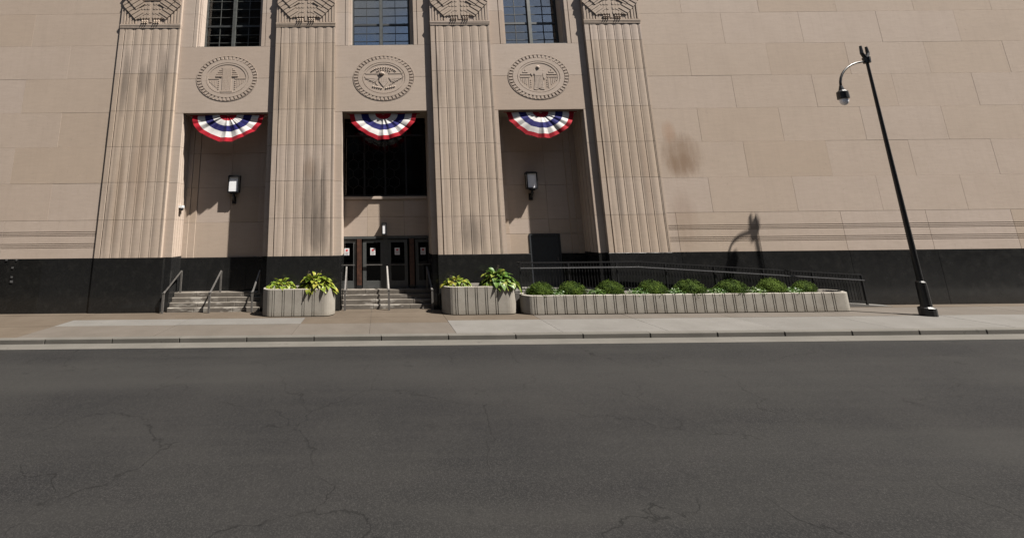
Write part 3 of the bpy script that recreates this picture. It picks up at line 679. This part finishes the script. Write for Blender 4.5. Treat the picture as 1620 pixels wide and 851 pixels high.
# ------------------------------------------------------------------ plants
def leaf_mesh(name, ln, wd, droop, mat, ruf=0):
    n = 5; v = []; f = []
    for i in range(n + 1):
        u = i / n; hw_ = wd * math.sin(math.pi * min(1, u * .92 + .05)) ** .8 * .5; x = ln * u * (1 - .18 * droop * u); z = ln * (.35 * math.sin(u * 1.4) - droop * u * u)
        if i == n: hw_ = .002
        for s in (-1, 0, 1): v.append((x, s * hw_, z + abs(s) * hw_ * .35))
    for i in range(n):
        for s in (0, 1): a = i * 3 + s; f.append((a, a + 1, a + 4, a + 3))
    m = bpy.data.meshes.new(name); m.from_pydata(v, [], f); m.polygons.foreach_set('use_smooth', [True] * len(m.polygons)); m.materials.append(M[mat]); return m
LF = {k: [leaf_mesh('leaf', .31, .25, d, k) for d in (.25, .6, 1.0)] for k in ('hosta', 'hostag')}
def hosta(x, y, z, w_, h_, n, mat, label, lean=0, seed=1, spill=.3, scale=1.0, stalks=1):
    rr = random.Random(seed); p = thing('hosta_plant', label, 'plant', (x, y, z), 'hostas in the tall planters')
    b = MB()
    for k in range(9): a = k * .7; b.tube([(x, y, z - .05), (x + .12 * math.cos(a), y + .08 * math.sin(a), z + h_ * .35)], .008, 5)
    b.build('stem', 'hostag', p)
    for k in range(n):
        a = k * 2.39996 + rr.uniform(-.3, .3); u = math.sqrt((k + .5) / n)
        hx = math.cos(a); hy = math.sin(a)
        r0 = u * .55; lx = x + hx * w_ * .72 * r0 + lean * u * .5; ly = y + hy * .40 * r0
        lz = z + h_ * (1 - u ** 1.7 * 1.0) * .8 + rr.uniform(-.03, .05) - (spill * u * max(0, hx * lean * 3)) * .3
        lz = max(lz, z + .03) if not (lean > 0 and hx > .3) else lz
        o = bpy.data.objects.new('leaf', LF[mat][min(2, int(u * 3))]); COL.objects.link(o)
        s = scale * rr.uniform(.75, 1.15) * (.8 + .3 * u)
        o.rotation_euler = (rr.uniform(-.4, .4), rr.uniform(-.9, -.2) * (1 - u) + u * rr.uniform(-.2, .35), a + rr.uniform(-.35, .35)); o.scale = (s * min(1.2, w_ * .8 + .3), s, s); o.location = (lx, ly, lz)
        o.parent = p; o.matrix_parent_inverse = p.matrix_basis.inverted()
    if stalks:
        b = MB()
        for k in range(stalks + 1):
            dx = rr.uniform(-.1, .1); pth = [(x + dx, y, z + h_ * .4), (x + dx * 1.6, y, z + h_ * 1.0), (x + dx * 3 + .05, y, z + h_ * 1.28)]; b.tube(pth, .006, 5)
            for q in range(4): b.ball((pth[2][0] - .01 * q, y, pth[2][2] - .035 * q), (.014, .014, .02), 5, 3)
        b.build('flower_stalk', 'twig', p)
hosta(-3.76, -.52, .92, 1.16, .34, 84, 'hosta', 'yellowing hosta at the left end of the planter left of the centre steps', 0, 3, scale=.62, stalks=0)
hosta(-2.48, -.55, .93, 1.45, .50, 120, 'hosta', 'large yellow green hosta spilling over the right end of the left ribbed planter', .22, 5, scale=.8)
hosta(2.88, -.52, .95, 1.2, .30, 84, 'hosta', 'low yellow green hosta at the left end of the planter right of the centre steps', 0, 8, scale=.62)
hosta(4.36, -.55, .97, 1.5, .56, 130, 'hostag', 'large green hosta drooping over the right end of the right ribbed planter', .30, 11, scale=.85)

def foliage_ball(n, size, rr, shell=.72):
    v = []; f = []
    for k in range(n):
        u = rr.uniform(-.02, 1); th = rr.uniform(0, 2 * math.pi); q = math.sqrt(max(0, 1 - u * u)) if u > 0 else 1
        rad_ = rr.uniform(shell, 1.03) + .06 * math.sin(th * 3 + u * 5) + .04 * math.sin(th * 7 - u * 9)
        c = Vector((q * math.cos(th) * rad_, q * math.sin(th) * rad_, u * rad_)); d = c.normalized()
        d = (d + Vector((rr.gauss(0, .5), rr.gauss(0, .5), rr.gauss(0, .5)))).normalized(); t_ = d.orthogonal().normalized(); t_.rotate(Matrix.Rotation(rr.uniform(0, 6.28), 3, d)); w_ = d.cross(t_)
        s = size * rr.uniform(.7, 1.3); o = len(v)
        v += [c - t_ * s, c + w_ * s * .5, c + t_ * s, c - w_ * s * .5]; f.append((o, o + 1, o + 2, o + 3))
    return v, f
def plant_mesh(seed, n, size, W, D_, H, shell=.72, core=True):
    rr = random.Random(seed); v, f = foliage_ball(n, size, rr, shell)
    b = MB(); b.add([(p[0] * W, p[1] * D_, p[2] * H) for p in v], f)
    if core: b.ball((0, 0, H * .3), (W * .78, D_ * .78, H * .50), 12, 7)
    return b
bx = [(5.98, .55, .40), (7.16, .56, .41), (8.58, .54, .44), (10.16, .56, .43), (11.55, .60, .44), (13.12, .60, .42), (14.62, .53, .45), (15.85, .44, .36)]
wherebx = ['first from the left', 'second from the left', 'third from the left', 'fourth from the left', 'fifth from the left', 'sixth from the left', 'seventh from the left', 'last on the right']
protos = []
for i, (x, wd, hh_) in enumerate(bx):
    p = thing('boxwood_shrub', 'rounded dark green clipped shrub in the long planter, ' + wherebx[i], 'shrub', (x, -.64, .60), 'clipped shrubs in the long planter')
    if i < 3:
        c_ = plant_mesh(20 + i, 5200, .045, 1, .66, 1).build('crown', 'box', None, fix=False); protos.append(c_.data); c_.parent = p
    else: c_ = bpy.data.objects.new('crown', protos[i % 3]); COL.objects.link(c_); c_.parent = p
    c_.scale = (wd * (1 if i % 2 else -1), wd * .95, hh_ + .05); c_.location = (0, 0, .03)
    one('tube', [(0, 0, -.06), (.02, 0, .2)], .02, 6).build('trunk', 'twig', p).matrix_parent_inverse = Matrix()
lowp = [(6.60, .36), (8.02, .46), (9.55, .50), (10.95, .46), (12.40, .50), (13.95, .42), (15.25, .4)]
wl_ = ['between the first and second clipped shrubs, hanging over the rim', 'between the second and third clipped shrubs', 'between the third and fourth clipped shrubs', 'between the fourth and fifth clipped shrubs', 'between the fifth and sixth clipped shrubs', 'between the sixth and seventh clipped shrubs', 'between the last two clipped shrubs']
for i, (x, wd) in enumerate(lowp):
    p = thing('low_plant', 'low bright green leafy plant ' + wl_[i], 'plant', (x, -.80, .60), 'low leafy plants in the long planter')
    b = plant_mesh(50 + i, 420, .10, 1, .62, 1, .45, core=False); c_ = b.build('foliage', 'low', None, fix=False); c_.parent = p; c_.scale = (wd, .36, .24); c_.location = (0, 0, .02)

# ------------------------------------------------------------------ bunting
def bunting(cx, y, zt, w_, h_, label):
    p = thing('bunting', label, 'bunting', (cx, y, zt), 'patriotic fan buntings hung in the three openings')
    bands = [('red_band', 'cred', 0.06, .24), ('white_band', 'cwhite', .24, .44), ('blue_band', 'cblue', .44, .66), ('white_band', 'cwhite', .66, .86), ('red_band', 'cred', .86, 1.0)]
    n = 144; rr = random.Random(int(cx * 10)); ph0 = [rr.uniform(0, 6.28) for _ in range(6)]; K = 9
    hem = [1 + rr.uniform(-.035, .02) for _ in range(K + 1)]; hem[0] = hem[-1] = 1.0
    for nm, mt, r0, r1 in bands:
        v = []; f = []; m = 5
        for j in range(m + 1):
            q = r0 + (r1 - r0) * j / m
            for i in range(n + 1):
                u = i / n; a = math.pi + math.pi * u
                k = min(K - 1, int(u * K)); fr = u * K - k; am = (k + .5) / K * math.pi
                facet = math.cos(math.pi / K / 2) / math.cos((fr - .5) * math.pi / K)          # hem runs straight from pleat to pleat
                sc_ = 1 + (facet * (hem[k] * (1 - fr) + hem[k + 1] * fr) * 1.02 - 1) * q ** 2
                cen = math.exp(-((u - .5) / .16) ** 2) * .07 * q ** 2
                x = cx + w_ / 2 * q * math.cos(a) * sc_; z = zt + h_ * q * math.sin(a) * (sc_ + cen)
                fine = math.sin(u * 74 + ph0[0] + 2 * math.sin(u * 9)) * .006 * (1 - q * .75) + math.sin(u * 41 + ph0[1]) * .006 * (1 - .3 * q)
                big = .045 * q * (abs(fr - .5) * 2) ** 1.5 + .018 * q * math.sin(u * 21 + ph0[2]) + .05 * q * math.exp(-((u - .5) / .02) ** 2) * -1
                yy = y - .03 + fine + big - .16 * q * math.sin(math.pi * u) - .02 * math.sin(q * 7 + ph0[3])
                v.append((x, yy, z))
        for j in range(m):
            for i in range(n): k = j * (n + 1) + i; f.append((k, k + 1, k + n + 2, k + n + 1))
        b = MB(); b.add(v, f); b.build(nm, mt, p, smooth=True, fix=False)
    one('bar', (cx - w_ / 2 - .15, y + .02, zt + .0), (cx + w_ / 2 + .15, y + .02, zt + .0), .02, .03).build('hanging_cord', 'cred', p)
bunting(-6.46, .26, 8.0, 3.05, 1.12, 'red, white and blue fan bunting over the left entrance above the left wall lantern')
bunting(.19, .30, 8.0, 2.85, 1.10, 'red, white and blue fan bunting over the centre entrance with the glass doors')
bunting(6.96, .27, 8.0, 2.85, 1.10, 'red, white and blue fan bunting over the right entrance recess')

# ------------------------------------------------------------------ lamps, camera
def lantern(x, y, z, label, off=.12):
    p = thing('wall_lantern', label, 'lantern', (x, y, z), 'black wall lanterns in the side recesses')
    w_ = .215; yc = y - off; z0, z1 = z + .02, z + .64; d = .085
    b = MB(); b.box(x - w_ - .03, x + w_ + .03, yc - d - .03, yc + d + .03, z1, z1 + .05); b.box(x - w_, x + w_, yc - d, yc + d, z1 + .05, z1 + .08); b.build('cap', 'black', p)
    b = MB(); b.box(x - w_ - .02, x + w_ + .02, yc - d - .02, yc + d + .02, z0 - .06, z0); b.box(x - w_ * .6, x + w_ * .6, yc - d * .6, yc + d * .6, z0 - .11, z0 - .06); b.build('base', 'black', p)
    one('box', x - w_ + .02, x + w_ - .02, yc - d + .02, yc + d - .02, z0, z1).build('lamp_glass', 'opal', p)
    b = MB()
    for sx in (-1, 1):
        for sy in (-1, 1): b.box(x + sx * w_ - .02, x + sx * w_ + .02, yc + sy * d - .02, yc + sy * d + .02, z0, z1)
    b.build('corner_post', 'black', p, stuff=True)
    b = MB(); b.tube([(x, yc, z0 - .10), (x, yc, z0 - .2), (x, yc + .05, z0 - .32), (x, y - .02, z0 - .38)], [.05, .06, .05, .045], 8); b.box(x - .08, x + .08, y - .04, y + .01, z0 - .52, z0 - .22); b.ball((x, yc, z0 - .22), .07, 8, 5); b.build('bracket', 'black', p)
lantern(-6.27, .93, 4.74, 'black wall lantern with sunlit white glass in the left entrance recess')
lantern(6.62, 1.20, 4.78, 'black wall lantern with pale glass above the dark door in the right recess', .23)
p = thing('door_lamp', 'narrow black wall lamp above the glass doors of the centre entrance', 'lamp', (.18, yb, 2.85))
b = MB(); b.box(.07, .11, .94, 1.10, 2.85, 3.37); b.box(.25, .29, .94, 1.10, 2.85, 3.37); b.box(.111, .249, .94, 1.10, 3.31, 3.37); b.box(.111, .249, .94, 1.10, 2.85, 2.91); b.build('housing', 'black', p)
one('box', .115, .245, .96, 1.10, 2.912, 3.308).build('lamp_glass', 'opal', p)
p = thing('security_camera', 'small white dome camera on the left jamb of the left entrance', 'camera', (-8.36, .45, 4.1))
one('box', -8.36, -8.22, .36, .56, 4.06, 4.16).build('housing', 'white', p); b = MB(); b.ball((-8.25, .42, 4.02), (.07, .08, .08), 10, 6); b.build('dome', 'black', p, smooth=True)

# ------------------------------------------------------------------ unseen blocks added behind the camera to cut sky light and shape window reflections
M['brick'] = simple('dark brown brickwork', (.07, .05, .04), .9, n=.2, sc=3)
for (x0, x1, y1, h, lb_) in ((-62, -12, -26, 46, 'unseen tall dark brick block added across the street on the left, darkening the left window'), (-11.5, 36, -26, 20, 'unseen dark brick block added opposite the entrances, kept low so windows reflect sky'), (36.5, 80, -26, 36, 'unseen dark brick block added across the street on the right to cut sky light')):
    p = thing('sky_blocking_building', lb_, 'building', (x0, y1, 0), 'unseen blocks added across the street to cut sky light')
    one('box', x0, x1, y1 - 14, y1, 0, h).build('wall', 'brick', p)
    one('box', x0 - .3, x1 + .3, y1 - 14.3, y1 + .3, h, h + .8).build('cornice', 'kerb', p)
    b = MB(); f_ = MB()
    z = 4.5
    while z < h - 3:
        x = x0 + 1.6
        while x < x1 - 2.4: b.box(x, x + 1.4, y1, y1 + .03, z, z + 2.0); f_.box(x - .1, x + 1.5, y1, y1 + .12, z - .15, z - .005); x += 3.1
        z += 3.6
    b.build('window', 'frame', p, stuff=True); f_.build('window_sill', 'kerb', p, stuff=True)
far = one('box', -300, 300, -60, -22, -.14, -.0).build('far_pavement', 'pale'); structure(far)

# ------------------------------------------------------------------ street lamp (its shadow falls on the wall right of the last pilaster)
lx, ly = 18.80, -1.70
p = thing('street_lamp', 'tall dark street lamp with a curved arm and hanging lantern on the pavement', 'street lamp', (lx, ly, 0))
b = MB(); b.tube([(lx, ly, 0), (lx, ly, .25), (lx, ly, .3), (lx, ly, 1.1), (lx, ly, 1.15), (lx, ly, 9.3)], [.2, .2, .13, .12, .075, .04], 14); b.build('pole', 'black', p, smooth=False)
b = MB(); pa = [(lx, ly, 9.25)]
for k in range(1, 10): a = k / 9 * math.pi * .5; pa.append((lx - 1.22 * math.sin(a), ly, 8.25 + 1.12 * math.cos(a) - .12 * (1 - k / 9)))
b.tube(pa, .035, 8); b.build('arm', 'black', p, smooth=True)
b = MB(); b.tube([(lx - 1.22, ly, 8.3), (lx - 1.22, ly, 8.12), (lx - 1.22, ly, 8.05), (lx - 1.22, ly, 7.78)], [.04, .08, .15, .16], 14); b.build('lamp_shade', 'black', p)
b = MB(); b.ball((lx - 1.22, ly, 7.7), (.12, .12, .18), 14, 8); b.build('lamp_glass', 'opal', p, smooth=True)
b = MB(); b.tube([(lx, ly, 9.2), (lx, ly, 9.42)], [.10, .11], 10); b.tube([(lx - .02, ly, 9.4), (lx - .12, ly, 9.6), (lx - .11, ly, 9.9)], [.06, .05, .035], 8); b.tube([(lx + .02, ly, 9.4), (lx + .11, ly, 9.6), (lx + .10, ly, 9.86)], [.06, .05, .035], 8); b.build('finial', 'black', p)
